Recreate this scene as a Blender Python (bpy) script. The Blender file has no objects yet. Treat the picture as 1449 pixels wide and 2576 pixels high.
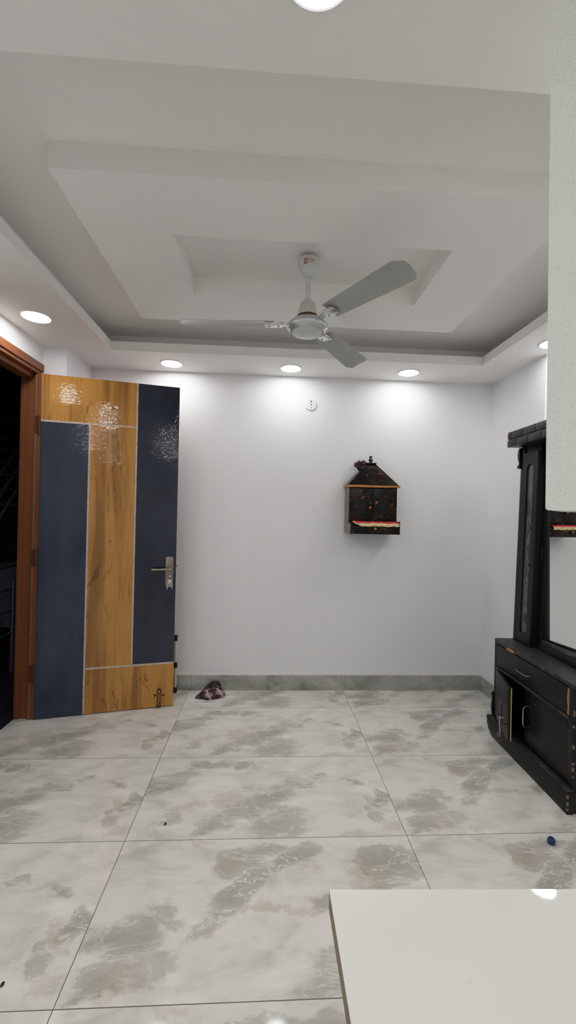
import bpy, bmesh, math, random
from mathutils import Vector, Matrix, noise
PI = math.pi
R = math.radians
SC = bpy.context.scene
COL = SC.collection
random.seed(4)

# ------------------------------------------------------------------ helpers
def link(o, parent=None):
    COL.objects.link(o)
    if parent is not None:
        o.parent = parent
    return o

def thing(name, label, cat, loc=(0, 0, 0), rotz=0.0, group=None):
    o = bpy.data.objects.new(name, None)
    o.empty_display_size = 0.05
    COL.objects.link(o)
    o.location = loc
    o.rotation_euler = (0, 0, rotz)
    o['label'] = label
    o['category'] = cat
    if group:
        o['group'] = group
    return o

def tag(o, label, cat, group=None):
    o['label'] = label
    o['category'] = cat
    if group:
        o['group'] = group
    return o

class MB:
    """collects shapes; build() links them as ONE mesh object"""
    def __init__(s, off=(0, 0, 0)):
        s.v = []; s.f = []; s.fm = []; s.off = Vector(off)
    def add(s, vs, fs, mi=0):
        b = len(s.v)
        s.v += [Vector(p) - s.off for p in vs]
        s.f += [tuple(b + i for i in f) for f in fs]
        s.fm += [mi] * len(fs)
        return s
    def box(s, x0, x1, y0, y1, z0, z1, mi=0):
        vs = [(x, y, z) for z in (z0, z1) for y in (y0, y1) for x in (x0, x1)]
        return s.add(vs, [(0, 2, 3, 1), (4, 5, 7, 6), (0, 1, 5, 4), (2, 6, 7, 3), (0, 4, 6, 2), (1, 3, 7, 5)], mi)
    def prism(s, poly, axis, a, b, mi=0, poly2=None):
        """poly: 2-D points in the two other axes (x: yz, y: xz, z: xy)"""
        def P(p, t):
            return {'x': (t, p[0], p[1]), 'y': (p[0], t, p[1]), 'z': (p[0], p[1], t)}[axis]
        q = poly2 or poly
        n = len(poly)
        vs = [P(p, a) for p in poly] + [P(p, b) for p in q]
        fs = [tuple(range(n - 1, -1, -1)), tuple(range(n, 2 * n))]
        fs += [(i, (i + 1) % n, n + (i + 1) % n, n + i) for i in range(n)]
        return s.add(vs, fs, mi)
    def ring_slab(s, o, i, z0, z1, mi=0):
        """rectangular slab o=(x0,x1,y0,y1) with a rectangular hole i"""
        def c(r, z):
            return [(r[0], r[2], z), (r[1], r[2], z), (r[1], r[3], z), (r[0], r[3], z)]
        vs = c(o, z0) + c(i, z0) + c(o, z1) + c(i, z1)
        fs = []
        for k in range(4):
            k2 = (k + 1) % 4
            fs += [(k, 4 + k, 4 + k2, k2), (8 + k, 8 + k2, 12 + k2, 12 + k),
                   (k, k2, 8 + k2, 8 + k), (4 + k, 12 + k, 12 + k2, 4 + k2)]
        return s.add(vs, fs, mi)
    def lathe(s, prof, c=(0, 0, 0), n=32, mi=0, axis='z'):
        vs = []; fs = []
        for (r, z) in prof:
            r = max(r, 0.0002)
            for k in range(n):
                a = 2 * PI * k / n
                p = (r * math.cos(a), r * math.sin(a), z)
                if axis == 'y': p = (p[0], -p[2], p[1])
                if axis == 'x': p = (-p[2], p[0], p[1])
                vs.append((c[0] + p[0], c[1] + p[1], c[2] + p[2]))
        m = len(prof)
        for j in range(m - 1):
            for k in range(n):
                k2 = (k + 1) % n
                fs.append((j * n + k, j * n + k2, (j + 1) * n + k2, (j + 1) * n + k))
        fs.append(tuple(range(n - 1, -1, -1)))
        fs.append(tuple((m - 1) * n + k for k in range(n)))
        return s.add(vs, fs, mi)
    def tube(s, pts, r, n=10, mi=0):
        pts = [Vector(p) for p in pts]
        rr = r if isinstance(r, (list, tuple)) else [r] * len(pts)
        vs = []; fs = []; up = None
        for i, p in enumerate(pts):
            t = (pts[min(i + 1, len(pts) - 1)] - pts[max(i - 1, 0)]).normalized()
            if up is None:
                up = t.orthogonal().normalized()
            up = (up - t * up.dot(t)).normalized()
            w = t.cross(up)
            for k in range(n):
                a = 2 * PI * k / n
                vs.append(p + rr[i] * (math.cos(a) * up + math.sin(a) * w))
        for i in range(len(pts) - 1):
            for k in range(n):
                k2 = (k + 1) % n
                fs.append((i * n + k, i * n + k2, (i + 1) * n + k2, (i + 1) * n + k))
        fs.append(tuple(range(n - 1, -1, -1)))
        fs.append(tuple((len(pts) - 1) * n + k for k in range(n)))
        return s.add(vs, fs, mi)
    def sphere(s, c, r, n=14, m=8, mi=0):
        r = r if isinstance(r, tuple) else (r, r, r)
        vs = []; fs = []
        for j in range(1, m):
            t = PI * j / m
            for k in range(n):
                a = 2 * PI * k / n
                vs.append((c[0] + r[0] * math.sin(t) * math.cos(a), c[1] + r[1] * math.sin(t) * math.sin(a), c[2] + r[2] * math.cos(t)))
        vs += [(c[0], c[1], c[2] + r[2]), (c[0], c[1], c[2] - r[2])]
        for j in range(m - 2):
            for k in range(n):
                k2 = (k + 1) % n
                fs.append((j * n + k, (j + 1) * n + k, (j + 1) * n + k2, j * n + k2))
        T = len(vs) - 2
        for k in range(n):
            k2 = (k + 1) % n
            fs += [(T, k, k2), (T + 1, (m - 2) * n + k2, (m - 2) * n + k)]
        return s.add(vs, fs, mi)
    def build(s, name, mats, parent=None, bevel=0.0, seg=2, smooth=35, label=None):
        me = bpy.data.meshes.new(name)
        me.from_pydata([tuple(v) for v in s.v], [], s.f)
        for m in (mats if isinstance(mats, (list, tuple)) else [mats]):
            me.materials.append(m)
        for p, mi in zip(me.polygons, s.fm):
            p.material_index = mi
        bm = bmesh.new(); bm.from_mesh(me)
        bmesh.ops.recalc_face_normals(bm, faces=bm.faces)
        if bevel:
            ed = [e for e in bm.edges if len(e.link_faces) == 2 and e.calc_face_angle(0) > R(40)]
            bmesh.ops.bevel(bm, geom=ed, offset=bevel, segments=seg, affect='EDGES', profile=0.6, clamp_overlap=True)
        for f in bm.faces:
            f.smooth = True
        for e in bm.edges:
            if len(e.link_faces) == 2 and e.calc_face_angle(0) > R(smooth):
                e.smooth = False
        bm.to_mesh(me); bm.free()
        o = bpy.data.objects.new(name, me)
        link(o, parent)
        if label:
            o['label'] = label
        return o

def struct(name, mb, mat, parent=None, **k):
    o = mb.build(name, mat, parent, **k)
    if parent is None:
        o['kind'] = 'structure'
    return o

# ------------------------------------------------------------------ materials
class NT:
    def __init__(s, name):
        s.m = bpy.data.materials.new(name); s.m.use_nodes = True
        s.t = s.m.node_tree; s.t.nodes.clear()
        s.out = s.t.nodes.new('ShaderNodeOutputMaterial')
    def n(s, typ, props=None, **inp):
        nd = s.t.nodes.new('ShaderNode' + typ)
        for k, v in (props or {}).items():
            setattr(nd, k, v)
        for k, v in inp.items():
            key = int(k[1:]) if k[0] == 'i' and k[1:].isdigit() else k.replace('_', ' ')
            s.set(nd.inputs[key], v)
        return nd
    def set(s, sock, v):
        if isinstance(v, bpy.types.NodeSocket):
            s.t.links.new(v, sock)
        elif isinstance(v, bpy.types.Node):
            s.t.links.new(v.outputs[0], sock)
        else:
            if sock.type == 'RGBA' and len(v) == 3:
                v = (*v, 1)
            sock.default_value = v
    def math(s, op, a, b=0.0, c=0.0, clamp=False):
        return s.n('Math', dict(operation=op, use_clamp=clamp), i0=a, i1=b, i2=c).outputs[0]
    def mix(s, f, a, b, blend='MIX'):
        nd = s.t.nodes.new('ShaderNodeMix'); nd.data_type = 'RGBA'; nd.blend_type = blend
        s.set(nd.inputs[0], f); s.set(nd.inputs[6], a); s.set(nd.inputs[7], b)
        return nd.outputs[2]
    def ramp(s, f, stops, interp='LINEAR'):
        nd = s.t.nodes.new('ShaderNodeValToRGB'); nd.color_ramp.interpolation = interp
        el = nd.color_ramp.elements
        while len(el) < len(stops): el.new(0.5)
        for e, (p, c) in zip(el, stops):
            e.position = p
            e.color = (c, c, c, 1) if isinstance(c, (int, float)) else (*c, 1)
        s.set(nd.inputs[0], f)
        return nd.outputs[0]
    def obj(s):
        return s.n('TexCoord').outputs['Object']
    def mapping(s, v, loc=(0, 0, 0), rot=(0, 0, 0), scale=(1, 1, 1), typ='POINT'):
        return s.n('Mapping', dict(vector_type=typ), Vector=v, Location=loc, Rotation=rot, Scale=scale).outputs[0]
    def noise(s, v, scale=5, detail=4, rough=0.55, dist=0.0):
        return s.n('TexNoise', None, Vector=v, Scale=scale, Detail=detail, Roughness=rough, Distortion=dist).outputs[0]
    def bump(s, h, strength=0.3, dist=0.01):
        return s.n('Bump', None, Strength=strength, Distance=dist, Height=h).outputs[0]
    def bsdf(s, color, rough=0.5, metal=0.0, normal=None, spec=0.5, **kw):
        b = s.n('BsdfPrincipled', None, Base_Color=color, Roughness=rough, Metallic=metal)
        s.set(b.inputs['Specular IOR Level'], spec)
        if normal is not None: s.set(b.inputs['Normal'], normal)
        for k, v in kw.items(): s.set(b.inputs[k.replace('_', ' ')], v)
        s.t.links.new(b.outputs[0], s.out.inputs[0])
        return s.m

def simple(name, col, rough=0.5, metal=0.0, var=0.06, scale=30, bump=0.0, spec=0.5, **kw):
    t = NT(name); v = t.obj()
    f = t.noise(v, scale, 4)
    c = t.mix(t.ramp(f, [(0.3, 0.0), (0.7, 1.0)]), tuple(x * (1 - var) for x in col), tuple(min(1, x * (1 + var)) for x in col))
    nrm = t.bump(f, bump, 0.004) if bump else None
    return t.bsdf(c, rough, metal, nrm, spec, **kw)

def mat_paint(name, col, bump=0.06):
    t = NT(name); v = t.obj()
    big = t.noise(v, 1.6, 3); fine = t.noise(v, 140, 3)
    c = t.mix(big, tuple(x * 0.965 for x in col), tuple(min(1, x * 1.025) for x in col))
    return t.bsdf(c, 0.62, 0, t.bump(t.math('ADD', fine, t.math('MULTIPLY', t.noise(v, 9, 2), 2.0)), bump, 0.003), 0.3)

M = {}
M['wall'] = mat_paint('white wall paint', (0.80, 0.80, 0.82))
M['ceil'] = mat_paint('white ceiling paint', (0.86, 0.845, 0.825))
def mat_speckle():
    t = NT('speckled grey wall paint'); v = t.obj()
    vo = t.n('TexVoronoi', dict(feature='F1'), Vector=v, Scale=520).outputs
    rnd = t.n('SeparateColor', None, Color=vo['Color']).outputs
    dot = t.math('LESS_THAN', vo['Distance'], 0.36)
    br = t.math('MULTIPLY', dot, t.math('GREATER_THAN', rnd[0], 0.993))
    dk = t.math('MULTIPLY', dot, t.math('GREATER_THAN', rnd[1], 0.935))
    sm = t.noise(t.mapping(v, scale=(1, 1, 0.6)), 170, 3)
    c = t.mix(t.noise(v, 6, 3), (0.69, 0.71, 0.665), (0.76, 0.78, 0.735))
    c = t.mix(t.math('MULTIPLY', dk, 0.42), c, (0.2, 0.2, 0.19))
    c = t.mix(t.math('MULTIPLY', t.ramp(sm, [(0.62, 0.0), (0.72, 1.0)]), 0.3), c, (0.35, 0.36, 0.34))
    c = t.mix(br, c, (1, 1, 1))
    return t.bsdf(c, 0.5, 0, t.bump(sm, 0.25, 0.002), 0.4)
M['speckle'] = mat_speckle()

A_BLOBS = [  # cx, cy, length, width, angle, amount, kind (g grey, b beige) in tile units of metres
    (0.10, 0.41, 0.17, 0.055, 30, 0.9, 'g'), (0.27, 0.545, 0.12, 0.035, 8, 1.0, 'g'), (0.45, 0.525, 0.05, 0.03, 0, 0.9, 'g'),
    (0.03, 0.34, 0.16, 0.05, 28, 0.9, 'g'),
    (0.56, 0.22, 0.26, 0.055, 24, 1.0, 'g'), (0.68, 0.33, 0.15, 0.05, 15, 0.6, 'g'), (0.62, 0.10, 0.17, 0.085, 5, 0.6, 'g'),
    (0.36, 0.06, 0.10, 0.04, 20, 0.7, 'g'), (0.16, 0.14, 0.08, 0.025, 20, 0.7, 'g'),
    (0.88, 0.43, 0.06, 0.02, 20, 0.7, 'g'), (1.05, 0.40, 0.07, 0.022, -30, 0.7, 'g'), (1.17, 0.23, 0.04, 0.05, 0, 1.0, 'g'), (1.12, 0.13, 0.07, 0.045, -35, 0.6, 'g'),
    (0.42, 0.25, 0.11, 0.07, 30, 0.8, 'b'), (0.21, 0.185, 0.08, 0.025, 10, 0.7, 'b'), (0.38, 0.12, 0.06, 0.03, 35, 0.7, 'b'),
    (1.12, 0.21, 0.09, 0.022, -38, 1.0, 'b'), (1.16, 0.05, 0.05, 0.03, 0, 0.6, 'b'), (0.52, 0.50, 0.05, 0.03, -30, 0.5, 'b')]
B_BLOBS = [
    (0.46, 0.50, 0.10, 0.085, 25, 0.8, 'g'), (0.56, 0.55, 0.13, 0.04, 5, 0.9, 'g'), (0.70, 0.50, 0.12, 0.05, 38, 1.0, 'g'), (0.74, 0.56, 0.07, 0.04, 20, 0.7, 'g'),
    (0.49, 0.335, 0.13, 0.05, 45, 1.0, 'g'), (0.43, 0.27, 0.11, 0.045, 45, 0.6, 'g'),
    (0.12, 0.19, 0.13, 0.075, -12, 0.9, 'g'), (0.22, 0.26, 0.09, 0.035, -12, 0.8, 'g'), (0.10, 0.08, 0.10, 0.05, 10, 0.75, 'g'), (0.26, 0.10, 0.09, 0.05, 35, 0.5, 'g'), (0.04, 0.04, 0.035, 0.02, 20, 1.0, 'g'),
    (1.12, 0.45, 0.13, 0.09, 15, 0.9, 'g'), (0.77, 0.295, 0.05, 0.03, 30, 0.9, 'g'), (0.80, 0.07, 0.09, 0.06, 20, 0.6, 'g'), (1.0, 0.2, 0.13, 0.05, 25, 0.55, 'g'),
    (0.43, 0.49, 0.07, 0.05, 50, 1.0, 'b'), (0.62, 0.285, 0.12, 0.018, -12, 0.9, 'b'), (1.02, 0.42, 0.09, 0.06, 20, 1.0, 'b'), (0.43, 0.225, 0.04, 0.02, 30, 0.7, 'b'),
    (0.75, 0.42, 0.11, 0.06, 10, 0.35, 'b'), (0.18, 0.06, 0.07, 0.05, 40, 0.6, 'b'), (0.3, 0.57, 0.06, 0.02, 0, 0.6, 'b'), (0.74, 0.31, 0.03, 0.04, 50, 0.6, 'b')]

def mat_floor():
    t = NT('polished marble look tile')
    sep = t.n('SeparateXYZ', None, Vector=t.obj()).outputs
    tx = t.math('DIVIDE', t.math('ADD', sep[0], 0.554), 1.2)
    ty = t.math('DIVIDE', t.math('SUBTRACT', sep[1], 3.003), 0.6)
    i = t.math('FLOOR', tx); j = t.math('FLOOR', ty)
    u = t.math('MULTIPLY', t.math('SUBTRACT', tx, i), 1.2)
    w = t.math('MULTIPLY', t.math('SUBTRACT', ty, j), 0.6)
    isB = t.math('MAXIMUM', t.math('GREATER_THAN', i, 0.5),
                 t.math('MULTIPLY', t.math('GREATER_THAN', i, -0.5), t.math('LESS_THAN', j, -2.5)))
    p = t.n('CombineXYZ', None, X=u, Y=w, Z=t.math('MULTIPLY', isB, 7.3)).outputs[0]
    nz = t.n('TexNoise', None, Vector=p, Scale=4.6, Detail=6, Roughness=0.58).outputs['Color']
    off = t.n('VectorMath', dict(operation='SUBTRACT'), i0=nz, i1=(0.5, 0.5, 0.5)).outputs[0]
    off = t.n('VectorMath', dict(operation='MULTIPLY'), i0=off, i1=(0.36, 0.26, 0.0)).outputs[0]
    flat = t.n('CombineXYZ', None, X=u, Y=w).outputs[0]
    q = t.n('VectorMath', dict(operation='ADD'), i0=flat, i1=off).outputs[0]
    def blobs(lst, kind):
        acc = None
        for (cx, cy, L, W, a, amt, k) in lst:
            if k != kind: continue
            mp = t.mapping(q, loc=(cx, cy, 0), rot=(0, 0, R(a)), scale=(L, W, 1), typ='TEXTURE')
            ln = t.n('VectorMath', dict(operation='LENGTH'), i0=mp).outputs['Value']
            mr = t.n('MapRange', dict(interpolation_type='SMOOTHSTEP'), Value=ln, From_Min=1.45, From_Max=0.5, To_Min=0.0, To_Max=amt).outputs[0]
            acc = mr if acc is None else t.math('MAXIMUM', acc, mr)
        return acc
    def sel(kind):
        a = blobs(A_BLOBS, kind); b = blobs(B_BLOBS, kind)
        return t.math('ADD', t.math('MULTIPLY', a, t.math('SUBTRACT', 1.0, isB)), t.math('MULTIPLY', b, isB))
    g = sel('g'); b = sel('b')
    st = t.noise(t.mapping(p, rot=(0, 0, R(-25)), scale=(1, 2.4, 1)), 4.2, 8, 0.62, 0.6)
    fine = t.noise(p, 42, 5, 0.65)
    st2 = t.noise(t.mapping(p, rot=(0, 0, R(-28)), scale=(1, 3.0, 1), loc=(3, 1, 0)), 9.0, 8, 0.68, 0.6)
    fld = t.math('ADD', t.math('MULTIPLY', g, 0.72), t.math('MULTIPLY', t.math('SUBTRACT', st, 0.5), 1.5))
    fld = t.math('ADD', fld, t.math('MULTIPLY', t.math('SUBTRACT', st2, 0.5), 0.6))
    gm = t.ramp(fld, [(0.0, 0.0), (0.16, 0.14), (0.30, 0.34), (0.36, 0.56), (0.85, 0.95)])
    gm = t.math('MULTIPLY', gm, t.ramp(fine, [(0.3, 0.84), (0.6, 1.0)]), clamp=True)
    bf = t.math('ADD', t.math('MULTIPLY', b, 0.9), t.math('MULTIPLY', t.math('SUBTRACT', st2, 0.5), 1.3))
    bmk = t.math('MULTIPLY', t.ramp(bf, [(0.2, 0.0), (0.45, 0.5), (1.0, 1.0)]), t.ramp(fine, [(0.3, 0.7), (0.65, 1.0)]), clamp=True)
    rimm = t.math('MULTIPLY', t.ramp(fld, [(0.24, 0.0), (0.33, 1.0), (0.40, 0.0)]), t.ramp(t.noise(p, 5, 3), [(0.48, 0.0), (0.66, 1.0)]))
    cloud = t.noise(t.mapping(p, rot=(0, 0, R(-24)), scale=(1, 2.0, 1), loc=(9, 4, 0)), 4.0, 8, 0.6, 0.8)
    c = t.ramp(cloud, [(0.30, (0.52, 0.515, 0.48)), (0.46, (0.66, 0.645, 0.605)), (0.66, (0.755, 0.735, 0.69))])
    c = t.mix(t.math('MULTIPLY', gm, 0.85), c, (0.315, 0.315, 0.28))
    c = t.mix(t.math('MULTIPLY', bmk, 0.55), c, (0.44, 0.36, 0.265))
    c = t.mix(t.math('MULTIPLY', rimm, 0.55), c, (0.33, 0.26, 0.18))
    # pale veins: thin bands where a warped noise crosses its middle
    vn = t.noise(t.mapping(p, rot=(0, 0, R(20)), scale=(1, 2.2, 1)), 4.5, 6, 0.6, 0.8)
    vein = t.math('ABSOLUTE', t.math('SUBTRACT', vn, 0.5))
    vein = t.ramp(vein, [(0.0, 1.0), (0.016, 0.0)])
    c = t.mix(t.math('MULTIPLY', vein, t.math('MULTIPLY', t.math('ADD', g, 0.15), 0.75), clamp=True), c, (0.78, 0.775, 0.75))
    # grout
    eu = t.math('MINIMUM', u, t.math('SUBTRACT', 1.2, u)); ew = t.math('MINIMUM', w, t.math('SUBTRACT', 0.6, w))
    gr = t.math('LESS_THAN', t.math('MINIMUM', eu, ew), 0.0014)
    c = t.mix(gr, c, (0.12, 0.115, 0.095))
    rough = t.math('ADD', t.math('MULTIPLY', gr, 0.5), t.ramp(fine, [(0.2, 0.035), (0.8, 0.09)]))
    nrm = t.bump(t.math('ADD', t.math('MULTIPLY', t.noise(p, 3, 2), 1.0), t.math('MULTIPLY', gr, -0.6)), 0.04, 0.004)
    return t.bsdf(c, rough, 0, nrm, 0.42)
M['floor'] = mat_floor()

def mat_skirt():
    t = NT('grey marble look skirting tile'); v = t.obj()
    st = t.noise(t.mapping(v, scale=(1, 1, 1.6)), 4.5, 6, 0.6, 0.6)
    c = t.ramp(st, [(0.32, (0.22, 0.225, 0.19)), (0.52, (0.40, 0.405, 0.37)), (0.72, (0.54, 0.54, 0.51))])
    c = t.mix(t.math('MULTIPLY', t.ramp(t.noise(v, 20, 5), [(0.5, 0.0), (0.75, 1.0)]), 0.35), c, (0.25, 0.22, 0.17))
    sx = t.n('SeparateXYZ', None, Vector=v).outputs
    fx = t.math('FRACT', t.math('DIVIDE', t.math('ADD', t.math('ADD', sx[0], sx[1]), -2.76), 0.6))
    gr = t.math('LESS_THAN', fx, 0.005)
    tile = t.n('TexWhiteNoise', dict(noise_dimensions='1D'), W=t.math('FLOOR', t.math('DIVIDE', t.math('ADD', t.math('ADD', sx[0], sx[1]), -2.76), 0.6))).outputs[0]
    c = t.mix(t.math('MULTIPLY', tile, 0.35), c, (0.40, 0.40, 0.385))
    c = t.mix(gr, c, (0.15, 0.15, 0.13))
    return t.bsdf(c, 0.25, 0, None, 0.4)
M['skirt'] = mat_skirt()

def wavy(t, v, s=1.0):
    a = t.noise(t.mapping(v, scale=(1, 1, 1.8)), 30, 3, 0.55, 1.0)
    return t.bump(t.math('ADD', t.math('MULTIPLY', a, 1.0), t.math('MULTIPLY', t.noise(v, 6, 1), 0.8)), 0.034 * s, 0.03)

def mat_navy(nm='glossy navy laminate', k=1.0):
    t = NT(nm); v = t.obj()
    f = t.noise(t.mapping(v, scale=(1.2, 1, 0.45)), 3.2, 4, 0.55)
    c = t.ramp(f, [(0.34, (0.011, 0.020, 0.038)), (0.5, (0.025, 0.036, 0.060)), (0.68, (0.036, 0.047, 0.070))])
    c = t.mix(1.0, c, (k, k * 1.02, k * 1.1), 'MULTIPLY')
    sc = t.ramp(t.noise(t.mapping(v, rot=(0, 0.35, 0), scale=(9, 9, 2.2)), 9, 3), [(0.79, 0.0), (0.81, 1.0)])
    c = t.mix(t.math('MULTIPLY', sc, 0.4), c, (0.3, 0.32, 0.34))
    return t.bsdf(c, t.ramp(f, [(0.3, 0.04), (0.7, 0.09)]), 0, wavy(t, v), 0.45)
M['navy'] = mat_navy()
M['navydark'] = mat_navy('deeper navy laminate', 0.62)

def mat_doorwood():
    t = NT('golden brown wood laminate'); v = t.obj()
    warp = t.n('TexNoise', None, Vector=t.mapping(v, scale=(2.2, 2.2, 1.3)), Scale=2.4, Detail=3.5, Roughness=0.55).outputs['Color']
    wv = t.n('VectorMath', dict(operation='MULTIPLY_ADD'), i0=warp, i1=(0.16, 0.0, 0.5), i2=v).outputs[0]
    n1 = t.noise(t.mapping(wv, scale=(7.5, 1, 0.9)), 1.0, 3, 0.5, 0.3)
    band = t.ramp(t.noise(t.mapping(v, scale=(9, 1, 0.5)), 1.0, 4, 0.6, 0.4), [(0.47, 0.0), (0.60, 1.0)])
    c = t.mix(band, (0.52, 0.255, 0.056), (0.29, 0.128, 0.028))
    grain = t.noise(t.mapping(v, scale=(90, 10, 3.5)), 1.5, 5, 0.65, 0.3)
    c = t.mix(t.math('MULTIPLY', t.ramp(grain, [(0.42, 0.0), (0.75, 1.0)]), 0.35), c, (0.17, 0.09, 0.028))
    # dark contour figure lines
    l1 = t.ramp(t.math('ABSOLUTE', t.math('SUBTRACT', t.math('FRACT', t.math('MULTIPLY', n1, 5.0)), 0.5)), [(0.0, 1.0), (0.05, 0.0)])
    l2 = t.math('MULTIPLY', l1, t.math('ADD', t.math('MULTIPLY', band, 0.7), t.ramp(t.noise(v, 3.1, 2), [(0.42, 0.1), (0.58, 0.9)])), clamp=True)
    c = t.mix(t.math('MULTIPLY', l2, 0.62), c, (0.085, 0.042, 0.014))
    return t.bsdf(c, 0.06, 0, wavy(t, v), 0.42)
M['dwood'] = mat_doorwood()
M['divider'] = simple('pale divider strip', (0.52, 0.43, 0.36), 0.4, 0, 0.3, 60)
M['rawedge'] = simple('dark door edge', (0.16, 0.055, 0.025), 0.5, 0, 0.25, 40)

def mat_frame():
    t = NT('reddish brown painted steel frame'); v = t.obj()
    f = t.noise(t.mapping(v, scale=(1, 1, 0.4)), 8, 4)
    c = t.mix(f, (0.155, 0.048, 0.016), (0.235, 0.080, 0.030))
    return t.bsdf(c, 0.42, 0, t.bump(t.noise(v, 60, 2), 0.06, 0.003), 0.4)
M['frame'] = mat_frame()
M['pewter'] = simple('brushed antique steel', (0.27, 0.235, 0.185), 0.33, 0.9, 0.12, 80)
M['chrome'] = simple('worn chrome', (0.62, 0.62, 0.60), 0.25, 1.0, 0.1, 60)
M['copper'] = simple('aged copper', (0.42, 0.20, 0.11), 0.35, 0.9, 0.3, 60)
M['copperdark'] = simple('dark tarnished copper', (0.10, 0.055, 0.035), 0.45, 0.6, 0.4, 90)
M['black'] = simple('black plastic', (0.012, 0.012, 0.013), 0.4)
M['hole'] = simple('dark hole', (0.03, 0.035, 0.035), 0.6)
M['gap'] = simple('dark joint line', (0.06, 0.02, 0.01), 0.6)

def mat_blackwood():
    t = NT('worn black painted wood'); v = t.obj()
    f = t.noise(t.mapping(v, scale=(3, 1, 1)), 7, 5, 0.6)
    c = t.mix(f, (0.0032, 0.0038, 0.005), (0.0098, 0.0106, 0.0125))
    s = t.ramp(t.noise(t.mapping(v, rot=(0.6, 0, 0), scale=(8, 2, 8)), 11, 4, 0.7), [(0.72, 0.0), (0.82, 1.0)])
    c = t.mix(t.math('MULTIPLY', s, 0.16), c, (0.10, 0.095, 0.085))
    return t.bsdf(c, t.ramp(f, [(0.3, 0.30), (0.7, 0.48)]), 0, t.bump(t.noise(t.mapping(v, scale=(4, 1, 9)), 12, 4), 0.15, 0.004), 0.28)
M['bwood'] = mat_blackwood()
def mat_dusty():
    t = NT('dusty scratched black top'); v = t.obj()
    s = t.noise(t.mapping(v, rot=(0, 0, 0.5), scale=(7, 2, 1)), 8, 6, 0.7)
    c = t.ramp(s, [(0.36, (0.014, 0.014, 0.014)), (0.56, (0.034, 0.033, 0.032)), (0.74, (0.11, 0.105, 0.098))])
    return t.bsdf(c, 0.5, 0, t.bump(s, 0.15, 0.003), 0.35)
M['dusty'] = mat_dusty()
M['chip'] = simple('raw wood chip', (0.38, 0.19, 0.075), 0.7, 0, 0.25, 90)
M['rawply'] = simple('raw yellow plywood', (0.50, 0.32, 0.13), 0.6, 0, 0.25, 90)
M['cglass'] = simple('dark grey etched glass', (0.075, 0.081, 0.082), 0.18, 0, 0.15, 12, spec=0.6)
M['etch'] = simple('dark glass etching', (0.012, 0.014, 0.013), 0.3)
M['etchgreen'] = simple('green glass etching', (0.022, 0.045, 0.022), 0.3)
M['mirror'] = simple('mirror glass', (0.97, 0.975, 0.945), 0.0, 1.0, 0.0)
M['string'] = simple('off white string', (0.50, 0.47, 0.40), 0.8)

def mat_shrine():
    t = NT('black marble laminate with amber veins'); v = t.obj()
    wr = t.n('TexNoise', None, Vector=v, Scale=9, Detail=4).outputs['Color']
    q = t.n('VectorMath', dict(operation='MULTIPLY_ADD'), i0=wr, i1=(0.09, 0.09, 0.09), i2=v).outputs[0]
    d = t.n('TexVoronoi', dict(feature='DISTANCE_TO_EDGE'), Vector=q, Scale=17).outputs[0]
    line = t.ramp(d, [(0.0, 1.0), (0.03, 0.0)])
    msk = t.ramp(t.noise(v, 14, 3), [(0.50, 0.0), (0.62, 1.0)])
    c = t.mix(t.ramp(t.noise(v, 11, 5, 0.65), [(0.48, 0.0), (0.75, 1.0)]), (0.004, 0.0035, 0.003), (0.036, 0.015, 0.009))
    c = t.mix(t.math('MULTIPLY', t.math('MULTIPLY', line, msk), 0.75), c, (0.36, 0.17, 0.07))
    return t.bsdf(c, 0.3, 0, None, 0.2)
M['shrine'] = mat_shrine()
M['shside'] = simple('grey brown shrine side', (0.15, 0.135, 0.125), 0.4, 0, 0.35, 26)
M['shglass'] = simple('dark shrine door glass', (0.010, 0.0115, 0.014), 0.3, spec=0.2)
M['gold'] = simple('gold trim', (0.52, 0.25, 0.06), 0.35, 0.55, 0.25, 60)
M['knob'] = simple('copper knob', (0.36, 0.15, 0.07), 0.35, 0.6, 0.2, 60)
M['red'] = simple('red satin cloth', (0.42, 0.016, 0.022), 0.5, 0, 0.15, 60)
def mat_border():
    t = NT('gold brocade border'); v = t.obj()
    w = t.n('TexVoronoi', None, Vector=t.mapping(v, scale=(1, 1, 1.6)), Scale=62).outputs[0]
    c = t.ramp(w, [(0.18, (0.11, 0.085, 0.03)), (0.34, (0.55, 0.46, 0.19)), (0.7, (0.66, 0.56, 0.27))])
    return t.bsdf(c, 0.45, 0.1)
M['border'] = mat_border()
def mat_maroon():
    t = NT('dark maroon lace cloth'); v = t.obj()
    w = t.n('TexWave', None, Vector=t.mapping(v, rot=(0.4, 0.6, 0.3)), Scale=38, Distortion=7, Detail=2).outputs[0]
    c = t.mix(t.ramp(w, [(0.88, 0.0), (0.97, 1.0)]), (0.022, 0.006, 0.009), (0.17, 0.10, 0.10))
    return t.bsdf(c, 0.85)
M['maroon'] = mat_maroon()
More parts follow.
